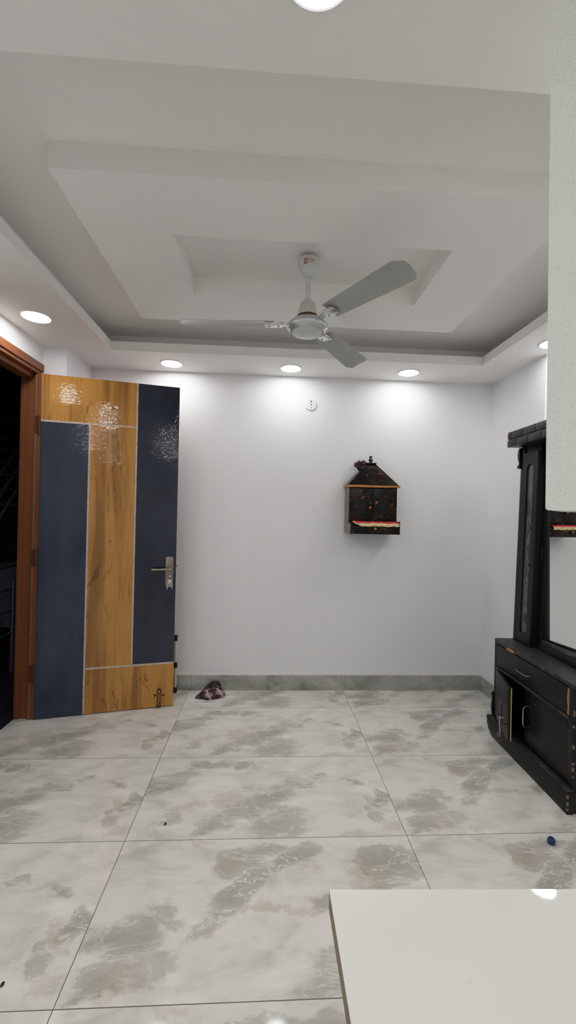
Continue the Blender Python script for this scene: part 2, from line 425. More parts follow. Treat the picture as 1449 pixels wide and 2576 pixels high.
def mat_plaid():
    t = NT('maroon and grey plaid cloth')
    uv = t.n('UVMap').outputs[0]
    s = t.n('SeparateXYZ', None, Vector=uv).outputs
    def st(x, k, ph, w):
        f = t.math('FRACT', t.math('ADD', t.math('MULTIPLY', x, k), ph))
        return t.math('LESS_THAN', f, w)
    c = t.mix(st(s[0], 1.7, 0.25, 0.62), (0.060, 0.016, 0.020), (0.36, 0.21, 0.21))
    c = t.mix(t.math('MULTIPLY', st(s[1], 1.7, 0.1, 0.36), 0.85), c, (0.025, 0.022, 0.024))
    c = t.mix(t.math('MULTIPLY', st(s[1], 1.7, 0.55, 0.22), 0.75), c, (0.52, 0.47, 0.44))
    c = t.mix(st(s[0], 6.8, 0.0, 0.11), c, (0.010, 0.007, 0.008))
    c = t.mix(st(s[1], 6.8, 0.3, 0.10), c, (0.014, 0.009, 0.010))
    fo = t.n('Attribute', dict(attribute_name='dark')).outputs['Fac']
    c = t.mix(fo, c, (0.016, 0.006, 0.008))
    return t.bsdf(c, 0.9, 0, t.bump(t.noise(t.obj(), 320, 2), 0.2, 0.002))
M['plaid'] = mat_plaid()

M['fanwhite'] = simple('glossy white fan enamel', (0.60, 0.61, 0.60), 0.22, 0, 0.03, 8)
M['fangrey'] = simple('pale grey fan blade enamel', (0.40, 0.405, 0.385), 0.35, 0, 0.05, 8)
M['fansilver'] = simple('silver fan rim', (0.55, 0.57, 0.58), 0.3, 0.6, 0.04, 30)
M['logo'] = simple('red print', (0.26, 0.035, 0.022), 0.5)
M['lightframe'] = simple('white light trim', (0.8, 0.8, 0.82), 0.4)
def mat_emit(name, col, st):
    t = NT(name)
    e = t.n('Emission', None, Color=(*col, 1), Strength=st)
    t.t.links.new(e.outputs[0], t.out.inputs[0])
    return t.m
M['led'] = mat_emit('white led diffuser', (1.0, 0.985, 0.965), 58.0)
M['ledfill'] = mat_emit('added fill led diffuser', (1.0, 0.985, 0.965), 98.0)  # stronger emission for the added, unseen downlights
M['whiteplate'] = simple('white plastic', (0.72, 0.74, 0.73), 0.35)
M['laminate'] = None
def mat_laminate():
    t = NT('white glossy laminate'); v = t.obj()
    f = t.noise(v, 7, 5, 0.6)
    c = t.mix(f, (0.70, 0.685, 0.645), (0.78, 0.765, 0.725))
    sp = t.ramp(t.noise(t.mapping(v, rot=(0, 0, -0.9), scale=(1, 3, 1)), 28, 3, 0.6), [(0.73, 0.0), (0.80, 1.0)])
    c = t.mix(t.math('MULTIPLY', sp, 0.45), c, (0.36, 0.32, 0.24))
    return t.bsdf(c, 0.03, 0, None, 0.35)
M['laminate'] = mat_laminate()
def mat_ply():
    t = NT('plywood edge layers'); v = t.obj()
    z = t.n('SeparateXYZ', None, Vector=v).outputs[2]
    f = t.math('FRACT', t.math('MULTIPLY', z, 150.0))
    c = t.ramp(f, [(0.3, (0.16, 0.12, 0.075)), (0.55, (0.36, 0.29, 0.19))])
    return t.bsdf(t.mix(t.math('MULTIPLY', t.noise(v, 50, 3), 0.6), c, (0.12, 0.09, 0.06)), 0.7)
M['ply'] = mat_ply()
M['blue'] = simple('dark blue plastic', (0.012, 0.028, 0.13), 0.4, 0, 0.15, 60)
M['pole'] = simple('cream enamel tube', (0.62, 0.57, 0.47), 0.4)
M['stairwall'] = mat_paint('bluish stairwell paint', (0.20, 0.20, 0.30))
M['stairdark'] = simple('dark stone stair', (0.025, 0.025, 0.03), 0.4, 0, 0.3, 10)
M['tread'] = simple('grey tread edge', (0.16, 0.16, 0.17), 0.45, 0, 0.3, 30)
M['steelrail'] = simple('dull steel rail', (0.26, 0.265, 0.31), 0.35, 0.7, 0.15, 40)
M['debris'] = simple('black grit', (0.012, 0.011, 0.010), 0.7)

# ------------------------------------------------------------------ the room
YB, ZS, XL, XR = 3.312, 2.462, -1.50, 1.76
struct('floor', MB().box(-1.61, 2.05, -2.7, 3.40, -0.05, 0.0), M['floor'])
struct('wall_back', MB().box(-1.62, 2.05, YB, 3.43, 0.0, 2.70), M['wall'])
m = MB()
m.box(-1.62, -1.345, 2.90, YB, 0, 2.62)            # column in the corner
m.box(-1.62, XL, 1.90, 2.90, 2.337, 2.62)          # over the doorway
m.box(-1.62, XL, -2.7, 1.90, 0, 2.62)
struct('wall_left', m, M['wall'])
m = MB()   # right wall leans a touch; steps back nearer to the camera
m.prism([(XR, 0), (2.05, 0), (2.05, 2.62), (1.816, 2.62)], 'y', 2.655, YB)
m.prism([(1.86, 0), (2.05, 0), (2.05, 2.62), (1.90, 2.62)], 'y', -2.7, 2.655)
struct('wall_right', m, M['wall'])
struct('wall_rear', MB().box(-1.62, 2.05, -2.8, -2.7, 0, 2.80), M['wall'])
# hanging partition close on the right, its lower left corner rounded
pl = [(1.86, 1.398), (0.4165, 1.3995)]
pl += [(0.4165 - 0.0045 * math.sin(a), 1.404 - 0.0045 * math.cos(a)) for a in (R(22), R(45), R(68), R(90))]
pl += [(0.403, ZS), (1.86, ZS)]
back = [(x + (0.11 if x < 1 else 0), z) for x, z in pl]
struct('wall_kitchen', MB().prism(pl, 'y', 0.60, 0.72, poly2=back), M['speckle'])

HO = (-1.06, 1.515, 1.03, 2.91)
ce = MB()
ce.box(-1.62, 2.05, -2.8, 3.43, 2.638, 2.80)
struct_ceiling = struct('ceiling', ce, M['ceil'])
so = MB().ring_slab((-1.62, 2.05, -2.8, 3.315), HO, ZS, 2.523).build('soffit', M['ceil'], struct_ceiling)
MB().ring_slab((-1.62, 2.05, -2.8, 3.36), (-1.157, 1.675, 0.93, 3.105), 2.523, 2.638).build('cove_wall', M['ceil'], struct_ceiling)
MB().ring_slab((-0.764, 1.139, 1.476, 2.591), (-0.406, 0.790, 1.792, 2.277), 2.5425, 2.638).build('dropped_panel', M['ceil'], struct_ceiling)

struct('baseboard_back', MB().box(-1.345, 1.761, YB - 0.010, YB, 0, 0.117), M['skirt'], bevel=0.002)
struct('baseboard_right', MB().box(XR - 0.008, XR + 0.003, 2.66, YB - 0.010, 0, 0.115), M['skirt'], bevel=0.002)
m = MB().box(-1.345, 1.766, YB - 0.003, YB, 0.117, 0.128)
struct('trim_1', m, simple('cream putty line', (0.80, 0.76, 0.71), 0.6, 0, 0.06, 25))

# door frame
m = MB()
m.box(-1.612, -1.525, 2.863, 2.90, 0, 2.272)                      # hinge jamb reveal
m.box(-1.525, -1.478, 2.848, 2.90, 0, 2.272)                      # rebate strip
m.box(-1.612, -1.583, 2.853, 2.863, 0, 2.272)                     # outer stop
m.box(-1.612, -1.490, 1.90, 2.90, 2.288, 2.337)                   # head
m.box(-1.612, -1.500, 1.90, 2.90, 2.266, 2.288)
m.box(-1.612, -1.535, 1.90, 2.863, 2.236, 2.266)                  # head stop
m.box(-1.612, -1.490, 1.90, 1.945, 0, 2.288)
fr = struct('trim_2', m, M['frame'], bevel=0.003)
MB().box(-1.513, -1.505, 2.8455, 2.849, 0.0, 2.26).build('worn_edge', simple('worn beige edge strip', (0.22, 0.15, 0.10), 0.55, 0.2, 0.3, 40), fr)
g = MB()
for z in (0.30, 1.06, 1.93):
    g.box(-1.516, -1.488, 2.845, 2.849, z - 0.055, z + 0.055)
    g.lathe([(0.0055, -0.058), (0.0055, 0.058)], (-1.4835, 2.842, z), 10)
g.build('hinge', simple('painted brown hinge', (0.12, 0.045, 0.022), 0.4, 0.2), fr)

# ------------------------------------------------------------------ door leaf
ANG = math.atan2(0.199, 0.849)
dr = bpy.data.objects.new('door_1', None); COL.objects.link(dr)
dr.location = (-1.473, 2.841, 0); dr.rotation_euler = (0, 0, ANG)
dr['kind'] = 'structure'
dr['label'] = 'open navy and golden wood laminate door swung into the room'
DW, DH = 0.874, 2.262
MB().box(0, DW, 0.004, 0.036, 0.006, DH).build('core', M['rawedge'], dr, bevel=0.001)
def panel(name, x0, x1, z0, z1, mat, lab):
    MB().box(x0, x1, -0.001, 0.004, z0, z1).build(name, mat, dr, label=lab)
panel('panel', 0.0, 0.587, 1.963, DH, M['dwood'], 'golden brown wood panel')
panel('panel', 0.0, 0.288, 0.006, 1.951, M['navy'], 'navy panel')
panel('panel', 0.298, 0.585, 0.316, 1.951, M['dwood'], 'golden brown wood panel')
panel('panel', 0.597, DW, 0.316, DH, M['navydark'], 'navy panel')
panel('panel', 0.298, DW, 0.006, 0.304, M['dwood'], 'golden brown wood panel')
for r in ((0.0, 0.587, 1.951, 1.963), (0.288, 0.298, 0.006, 1.951), (0.586, 0.597, 0.316, DH), (0.298, DW, 0.304, 0.316)):
    MB().box(r[0], r[1], -0.0016, 0.004, r[2], r[3]).build('divider_strip', M['divider'], dr)
lk = MB()
lk.prism([(0.803, 0.848), (0.857, 0.848), (0.857, 1.052), (0.852, 1.060), (0.808, 1.060), (0.803, 1.052)], 'y', -0.011, -0.001)
plate = lk.build('lock_plate', M['pewter'], dr, bevel=0.002)
lv = MB()
lv.lathe([(0.015, 0.0), (0.015, 0.006), (0.0105, 0.009), (0.0105, 0.045)], (0.838, -0.011, 0.977), 20, axis='y')
lv.tube([(0.845, -0.050, 0.977), (0.830, -0.052, 0.977), (0.812, -0.053, 0.977), (0.80, -0.053, 0.977), (0.76, -0.052, 0.976), (0.715, -0.050, 0.976), (0.708, -0.049, 0.976)],
        [0.0115, 0.0125, 0.012, 0.0088, 0.0078, 0.0082, 0.005], 14)
lv.build('lever_handle', M['pewter'], dr)
MB().lathe([(0.0085, 0), (0.0085, 0.012), (0.006, 0.014)], (0.833, -0.011, 0.925), 18, axis='y').build('lock_cylinder', M['chrome'], dr)
MB().box(DW, DW + 0.008, 0.012, 0.028, 0.985, 0.998).build('latch', M['pewter'], dr, bevel=0.002)
tb = MB().box(0.766, 0.790, -0.004, -0.001, 0.004, 0.108)
tb.lathe([(0.017, 0), (0.015, 0.004), (0.004, 0.0045)], (0.779, -0.001, 0.112), 18, axis='y')
for a, b_ in ((0.752, 0.088), (0.806, 0.085), (0.779, 0.128)):
    tb.lathe([(0.010, 0), (0.008, 0.003)], (a, -0.001, b_), 12, axis='y')
bolt = tb.build('tower_bolt', M['copperdark'], dr)
bt = MB().tube([(0.779, -0.014, 0.118), (0.779, -0.015, 0.09), (0.776, -0.014, 0.05), (0.775, -0.012, 0.022)], [0.007, 0.0062, 0.0055, 0.005], 12)
bt.sphere((0.779, -0.016, 0.118), (0.010, 0.008, 0.008))
bt.tube([(0.778, -0.013, 0.065), (0.781, -0.020, 0.058), (0.779, -0.022, 0.048)], 0.004, 8)
bt.build('bolt_rod', M['copper'], bolt)
MB().box(0.762, 0.790, -0.010, -0.001, 0.001, 0.028).build('bolt_socket', M['copperdark'], bolt, bevel=0.002)

# keys hanging in the lock
def dpt(u, d, z):
    c, s = math.cos(ANG), math.sin(ANG)
    return Vector((-1.473 + u * c - d * s, 2.841 + u * s + d * c, z))
k0 = dpt(0.833, -0.026, 0.925)
ky = thing('key_bunch', 'small bunch of steel keys hanging from the lock of the open door', 'keys', k0, ANG)
m = MB().prism([(-0.009, -0.010), (0.009, -0.010), (0.009, 0.010), (-0.009, 0.010)], 'x', -0.0012, 0.0012)
m.box(-0.0012, 0.0012, 0.001, 0.014, -0.003, 0.003)
m.build('key', M['chrome'], ky, bevel=0.0008)
MB().tube([(0.0 + 0.011 * math.sin(a), -0.008, -0.012 + 0.011 * math.cos(a)) for a in [2 * PI * i / 20 for i in range(21)]], 0.0012, 6).build('key_ring', M['chrome'], ky)
for s_, tl in ((-1, 0.012), (1, 0.013), (0, 0.0)):
    p0 = Vector((s_ * 0.005, -0.009, -0.022)); p1 = Vector((s_ * 0.005 + s_ * tl, -0.011, -0.090 if s_ else -0.075))
    d = (p1 - p0).normalized(); w_ = Vector((0, 1, 0)).cross(d).normalized() * 0.0042
    hd = p0 + d * 0.024
    t_ = Vector((0, 0.0011, 0))
    def slab(a, b, w):
        vs = [a - w - t_, a + w - t_, b + w - t_, b - w - t_, a - w + t_, a + w + t_, b + w + t_, b - w + t_]
        return vs, [(0, 1, 2, 3), (4, 7, 6, 5), (0, 4, 5, 1), (1, 5, 6, 2), (2, 6, 7, 3), (3, 7, 4, 0)]
    mk = MB(); mk.add(*slab(p0, hd, w_ * 1.5)); mk.add(*slab(hd, p1, w_ * 0.62))
    mk.build('key', M['chrome'], ky, bevel=0.0005)

# slim pole behind the door edge
pl_ = thing('folded_rod', 'cream tube rod with black plastic joints standing behind the free edge of the open door', 'rod', (-0.652, 3.265, 0))
MB().tube([(0, 0, 0.03), (-0.002, 0, 0.19), (-0.004, 0, 0.42)], 0.009, 12).build('tube', M['pole'], pl_)
for z, x in ((0.0, 0), (0.190, -0.002), (0.395, -0.004)):
    MB().box(x - 0.015, x + 0.013, -0.013, 0.013, z, z + 0.042).build('joint', M['black'], pl_, bevel=0.004)

# ------------------------------------------------------------------ stairwell seen through the doorway
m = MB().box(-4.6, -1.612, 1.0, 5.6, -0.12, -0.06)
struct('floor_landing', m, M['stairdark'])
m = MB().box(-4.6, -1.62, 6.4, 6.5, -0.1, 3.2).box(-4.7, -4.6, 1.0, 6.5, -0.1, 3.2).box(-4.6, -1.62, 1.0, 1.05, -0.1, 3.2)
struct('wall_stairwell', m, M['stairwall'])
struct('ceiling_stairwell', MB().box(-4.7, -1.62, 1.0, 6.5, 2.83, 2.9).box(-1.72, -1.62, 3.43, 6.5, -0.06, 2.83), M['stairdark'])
st = thing('staircase', 'dark stone stair flight climbing away in the dark stairwell beyond the doorway', 'stairs', (-3.0, 4.3, -0.06))
fl = MB((-3.0, 4.3, -0.06)); te = MB((-3.0, 4.3, -0.06))
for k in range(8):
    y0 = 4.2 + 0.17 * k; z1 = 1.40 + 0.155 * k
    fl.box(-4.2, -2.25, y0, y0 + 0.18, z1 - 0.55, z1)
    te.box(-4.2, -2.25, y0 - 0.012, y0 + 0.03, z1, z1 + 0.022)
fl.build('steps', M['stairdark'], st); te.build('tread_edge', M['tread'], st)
MB((-3.0, 4.3, -0.06)).box(-4.2, -2.2, 4.24, 4.40, 0.22, 1.30).build('soffit_wall', M['stairwall'], st)
rl = thing('stair_railing', 'dull steel tube railing beyond the doorway, beside the dark stairs', 'railing', (-2.2, 3.8, -0.06))
q = MB((-2.2, 3.8, -0.06)).tube([(-2.2, 3.2, 0.862), (-2.2, 3.95, 0.885)], 0.022, 12)
q.build('handrail', M['steelrail'], rl)
q = MB((-2.2, 3.8, -0.06)).tube([(-2.2, 3.85, -0.06), (-2.2, 3.85, 0.74)], 0.021, 12).tube([(-2.2, 3.85, 0.73), (-2.2, 3.85, 0.87)], 0.009, 10)
q.build('post', M['steelrail'], rl)
for z in (0.665, 0.475, 0.275):
    MB((-2.2, 3.8, -0.06)).tube([(-2.2, 3.2, z - 0.008), (-2.2, 3.85, z + 0.012)], 0.011, 10).build('rail', M['steelrail'], rl)
for k, (z0, z1) in enumerate(((1.40, 2.02), (1.22, 1.84), (1.04, 1.66))):
    MB((-2.2, 3.8, -0.06)).tube([(-2.18, 3.35, z0), (-2.18, 3.95, z1)], 0.014, 10).build('sloping_rail', M['steelrail'], rl)
MB((-2.2, 3.8, -0.06)).box(-2.215, -2.165, 3.93, 3.99, 0.86, 2.02).build('post', M['steelrail'], rl)

# ------------------------------------------------------------------ downlights
def downlight(x, y, label, bright=False, first=[None]):
    if first[0] is None:
        t = thing('ceiling_light', label, 'light', (x, y, ZS), 0, 'round downlights in the ceiling border')
        MB().lathe([(0.0795, 0.0), (0.0795, -0.004), (0.076, -0.007), (0.072, -0.006), (0.072, 0.0)], n=48).build('frame', M['lightframe'], t)
        MB().lathe([(0.072, -0.0045), (0.05, -0.006), (0.0, -0.0062)], n=48).build('diffuser', M['led'], t)
        first[0] = t
        return t
    t = first[0].copy(); COL.objects.link(t); t.location = (x, y, ZS); t['label'] = label
    for ch in list(first[0].children):
        c = ch.copy(); COL.objects.link(c); c.parent = t
        if bright and ch.name.startswith('diffuser'):
            c.data = ch.data.copy(); c.data.materials[0] = M['ledfill']
    return t
downlight(-0.704, 3.125, 'round white downlight above the free edge of the open door, leftmost of the back row')
downlight(0.169, 3.122, 'round white downlight in the back row just left of the round wall plate')
downlight(1.053, 3.112, 'round white downlight in the back row nearest the right hand wall')
downlight(-1.31, 2.449, 'round white downlight over the doorway on the left ceiling border')
downlight(1.735, 2.485, 'round white downlight over the black cabinet, half hidden by the partition')
downlight(0.083, 0.817, 'large round downlight cut by the top edge of the photo')
ADDED_LIGHTS = [(-0.85, 0.75), (0.95, 0.80), (-1.28, 1.55), (1.70, 1.60), (0.2, -0.7), (-0.9, -0.7), (1.1, -0.7), (-0.5, -1.8), (0.8, -1.8)]  # unseen downlights, added to balance the brightness of the room
for k, (x, y) in enumerate(ADDED_LIGHTS):
    downlight(x, y, 'unseen round downlight added to balance the room brightness', y < 1.0)

# ------------------------------------------------------------------ ceiling fan
FX, FY = 0.198, 2.18
fan = thing('ceiling_fan', 'white three blade ceiling fan hanging from the recessed ceiling panel', 'fan', (FX * 0.937, FY * 0.937, 2.638))
fan.scale = (0.937, 0.937, 0.937)
def fz(pr): return [(r, z - 2.722) for r, z in pr]
MB().lathe(fz([(0.016, 2.722), (0.020, 2.712), (0.013, 2.70), (0.012, 2.68)]), n=16).build('hanger', M['copperdark'], fan)
def can_r(z):
    pr = [(0.0565, 2.690), (0.0545, 2.676), (0.047, 2.650), (0.0385, 2.627), (0.036, 2.620)]
    for (r0, z0), (r1, z1) in zip(pr, pr[1:]):
        if z1 <= z <= z0: return r1 + (r0 - r1) * (z - z1) / (z0 - z1)
    return pr[0][0]
can = MB().lathe(fz([(0.020, 2.702), (0.045, 2.702), (0.054, 2.699), (0.0575, 2.694), (0.0565, 2.690), (0.0545, 2.676), (0.047, 2.650), (0.0385, 2.627), (0.036, 2.620), (0.031, 2.611), (0.020, 2.603), (0.012, 2.601)]), n=48).build('canopy', M['fanwhite'], fan)
MB().lathe(fz([(0.0125, 2.604), (0.0125, 2.485)]), n=20).build('downrod', M['fanwhite'], fan)
MB().lathe(fz([(0.013, 2.497), (0.020, 2.494), (0.024, 2.482), (0.036, 2.477), (0.043, 2.466), (0.048, 2.44), (0.054, 2.412), (0.055, 2.408)]), n=40).build('motor_cover', simple('cream white motor cover', (0.56, 0.54, 0.49), 0.3, 0, 0.05, 10), fan)
cb = MB().lathe(fz([(0.052, 2.409), (0.057, 2.402), (0.058, 2.392), (0.055, 2.384)]), n=40)
cb.build('copper_band', M['copperdark'], fan)
rim = MB().lathe(fz([(0.055, 2.390), (0.080, 2.384), (0.101, 2.364), (0.1055, 2.354), (0.105, 2.346), (0.101, 2.339), (0.088, 2.325), (0.0855, 2.323), (0.084, 2.325), (0.0835, 2.332)]), n=64).build('motor_housing', M['fansilver'], fan)
MB().lathe(fz([(0.0825, 2.334), (0.082, 2.325), (0.0795, 2.3215), (0.05, 2.316), (0.0, 2.314)]), n=64).build('bottom_cap', M['fanwhite'], rim)
for a in (176, 54, -58):
    m = MB(); N = 16
    vs = []; fs = []
    for i in range(N + 1):
        tt = i / N; x = 0.175 + 0.485 * tt
        w = 0.050 + 0.026 * tt
        if tt > 0.9: w *= math.sqrt(max(0.05, 1 - ((tt - 0.9) / 0.1) ** 2 * 0.75))
        for j in range(7):
            v_ = j / 6 * 2 - 1
            zz = -0.012 * v_ - 0.006 * (1 - v_ * v_) * -1 - 0.012 * tt
            vs.append((x, w * v_, zz + 0.0015)); vs.append((x, w * v_, zz - 0.0015))
    W = 14
    for i in range(N):
        for j in range(6):
            a0 = i * W + j * 2; b0 = (i + 1) * W + j * 2
            fs += [(a0, a0 + 2, b0 + 2, b0), (a0 + 1, b0 + 1, b0 + 3, a0 + 3)]
        fs += [(i * W, (i + 1) * W, (i + 1) * W + 1, i * W + 1), (i * W + 12, i * W + 13, (i + 1) * W + 13, (i + 1) * W + 12)]
    for j in range(6):
        fs += [(j * 2, j * 2 + 1, j * 2 + 3, j * 2 + 2), (N * W + j * 2, N * W + j * 2 + 2, N * W + j * 2 + 3, N * W + j * 2 + 1)]
    m.add(vs, fs)
    bl = m.build('blade', M['fangrey'], fan)
    bl.location = (0, 0, 2.372 - 2.722); bl.rotation_euler = (0, 0, R(a))
    br = MB()
    br.prism([(0.09, -0.018), (0.125, -0.014), (0.135, -0.030), (0.215, -0.034), (0.222, -0.022), (0.222, 0.022), (0.215, 0.034), (0.135, 0.030), (0.125, 0.014), (0.09, 0.018)], 'z', -0.011, -0.004)
    for x, y in ((0.15, -0.02), (0.15, 0.02), (0.2, -0.022), (0.2, 0.022)):
        br.lathe([(0.005, -0.016), (0.005, -0.010)], (x, y, 0), 10)
    br.build('blade_bracket', M['chrome'], bl, bevel=0.002)
# red print on the canopy
def wrap(pts2):
    a0 = math.atan2(-FY, -FX + 0.02)
    out = []
    for lx, lz in pts2:
        z = 2.668 + lz; r = can_r(z) + 0.0007; a = a0 + lx / r
        out.append((r * math.cos(a), r * math.sin(a), z - 2.722))
    return out
def rr(cx, cz, w, h, sk, n=5):
    pts = []
    for s in range(4):
        for i in range(n):
            f = i / n
            c = [(-1, -1), (1, -0.75), (1, 1), (-1, 0.75)]
            p, q_ = c[s], c[(s + 1) % 4]
            pts.append((cx + w * (p[0] + (q_[0] - p[0]) * f), cz + h * (p[1] + (q_[1] - p[1]) * f)))
    return pts
oo = rr(-0.0165, 0, 0.0088, 0.0128, 0); ii = rr(-0.0165, 0, 0.0042, 0.0075, 0); n = len(oo)
MB().add(wrap(oo) + wrap(ii), [(i, (i + 1) % n, n + (i + 1) % n, n + i) for i in range(n)]).build('emblem', M['logo'], can)
def text_mesh(body, size, lx, lz, name):
    cu = bpy.data.curves.new(name, 'FONT'); cu.body = body; cu.size = size; cu.resolution_u = 3
    to = bpy.data.objects.new('txt', cu); COL.objects.link(to)
    bpy.context.view_layer.update()
    me = bpy.data.meshes.new_from_object(to.evaluated_get(bpy.context.evaluated_depsgraph_get()))
    vs = [(v.co.x + lx, v.co.y + lz) for v in me.vertices]; fs = [tuple(p.vertices) for p in me.polygons]
    bpy.data.objects.remove(to); bpy.data.meshes.remove(me)
    MB().add(wrap(vs), fs).build(name, M['logo'], can)
text_mesh('orient', 0.0155, -0.004, 0.0025, 'lettering')
text_mesh('electric', 0.0075, -0.0035, -0.0075, 'lettering')

# ------------------------------------------------------------------ round plate on the back wall
pp = thing('wall_plate', 'round white blanking plate with three dark dots high on back wall', 'wall plate', (0.343, YB, 2.245))
MB().lathe([(0.048, 0.0), (0.0475, 0.004), (0.044, 0.0075), (0.0, 0.008)], n=48, axis='y').build('cover', M['whiteplate'], pp)
for z, r in ((0.024, 0.0062), (-0.001, 0.0052), (-0.025, 0.0038)):
    MB().lathe([(r, 0.0), (r, 0.0088), (r * 0.5, 0.0092)], (0.001, 0, z), 16, axis='y').build('screw_hole', M['hole'], pp)

# ------------------------------------------------------------------ wall shrine
S0 = (0.813, YB, 1.242)
sh = thing('wall_shrine', 'black marble finish wooden prayer shrine with peaked roof on back wall', 'shrine', S0)
x0, x1, yf, yd = 0.630, 0.998, 3.150, 3.078
m = MB(S0)
m.box(x0, x1, yf + 0.004, YB, 1.245, 1.594)
m.build('cabinet_body', [M['shrine']], sh, bevel=0.0015)
m = MB(S0).box(x0 - 0.0015, x0 + 0.001, yf + 0.002, YB, 1.245, 1.594)
m.box(x0 - 0.0015, x0 + 0.001, yd, yf + 0.002, 1.245, 1.318)
m.build('side_panel', M['shside'], sh, label='grey brown side panel')
m = MB(S0)
m.box(x0, x0 + 0.012, yd, yf + 0.004, 1.244, 1.330).box(x1 - 0.012 + 0.004, x1 + 0.004, yd, yf + 0.004, 1.244, 1.340)
m.box(x0 + 0.012, x1 - 0.008, yd + 0.02, yf + 0.004, 1.244, 1.300)
m.build('drawer_case', M['shrine'], sh, bevel=0.0012)
dw = MB(S0).box(x0 + 0.004, x1, yd - 0.004, yd + 0.018, 1.246, 1.304).build('drawer', M['shrine'], sh, bevel=0.0015)
def knob(x, y, z, par, r=0.0105):
    MB(S0).lathe([(r * 0.45, 0), (r * 0.45, 0.006), (r, 0.010), (r, 0.015), (r * 0.6, 0.020), (r * 0.45, 0.0205), (r * 0.3, 0.019)], (x, y, z), 20, axis='y').build('knob', M['knob'], par)
knob(0.812, yd - 0.004, 1.284, dw)
for (a, b_, kx, kz) in ((0.648, 0.811, 0.789, 1.441), (0.815, 0.984, 0.836, 1.480)):
    d = MB(S0).box(a, b_, yf - 0.002, yf + 0.005, 1.345, 1.585).build('door', M['shrine'], sh, bevel=0.001)
    gx0 = a + (0.048 if a < 0.7 else 0.040); gx1 = gx0 + 0.066
    MB(S0).box(gx0, gx1, yf - 0.003, yf, 1.392, 1.510).build('glass', M['shglass'], d)
    knob(kx, yf - 0.003, kz, d)
m = MB(S0)
m.box(x0 - 0.012, x1 + 0.014, yf - 0.018, YB, 1.594, 1.600).box(x0 - 0.016, x1 + 0.018, yf - 0.022, YB, 1.599, 1.609)
m.build('gold_cornice', M['gold'], sh, bevel=0.002)
m = MB(S0)
rb = [(x0 - 0.012, yf - 0.016, 1.609), (x1 + 0.012, yf - 0.016, 1.609), (x1 + 0.012, YB, 1.609), (x0 - 0.012, YB, 1.609)]
rt = [(0.780, 3.200, 1.782), (0.838, 3.200, 1.782), (0.838, YB, 1.782), (0.780, YB, 1.782)]
m.add(rb + rt, [(0, 3, 2, 1), (4, 5, 6, 7), (0, 1, 5, 4), (1, 2, 6, 5), (2, 3, 7, 6), (3, 0, 4, 7)])
m.build('roof', M['shrine'], sh, bevel=0.001)
MB(S0).box(0.768, 0.846, 3.19, YB, 1.780, 1.786).build('roof_cap', M['shrine'], sh, bevel=0.001)
MB(S0).lathe([(0.016, 1.786), (0.014, 1.794), (0.010, 1.798), (0.016, 1.808), (0.0165, 1.815), (0.011, 1.824), (0.007, 1.829), (0.0125, 1.834), (0.0125, 1.840), (0.005, 1.843)], (0.809, 3.23, 0), 20).build('finial', M['black'], sh)

# red cloth with gold border laid over the drawer
m = MB(); N = 40
vs = []; fs = []; fm = []
rows = [(3.146, 1.340, 0.040, 0), (3.100, 1.335, 0.020, 0), (3.073, 1.331, 0.0, 0), (3.068, 1.324, 0.0, 0), (3.066, 1.3235, 0, 1), (3.065, 1.303, 0, 1)]
for i in range(N + 1):
    f = i / N
    for (yy, zz, ins, k) in rows:
        xa, xb = 0.641 + ins * 0.6, 0.992 - ins * 0.3
        if zz < 1.31: xa += 0.03 * max(0, 1 - f * 2.2)
        wv = 0.0022 * math.sin(f * 31) + 0.0018 * math.sin(f * 13 + 1) + (0.006 * max(0, 1 - f * 7) if zz < 1.33 else 0)
        vs.append((xa + (xb - xa) * f, yy + wv, zz + 0.6 * wv + (0.010 * max(0, 1 - f * 8) if zz < 1.33 else 0)))
K = len(rows)
for i in range(N):
    for j in range(K - 1):
        fs.append((i * K + j, i * K + j + 1, (i + 1) * K + j + 1, (i + 1) * K + j)); fm.append(0 if j < 3 else 1)
cl = thing('altar_cloth', 'red cloth with patterned gold border over the drawer of the shrine', 'cloth', (0.813, 3.08, 1.31))
m0 = MB((0.813, 3.08, 1.31)); m0.add(vs, [f for f, k in zip(fs, fm) if k == 0])
m0.build('red_panel', M['red'], cl, smooth=80)
m1 = MB((0.813, 3.08, 1.31)); m1.add(vs, [f for f, k in zip(fs, fm) if k == 1])
m1.build('gold_border', M['border'], cl, smooth=80)

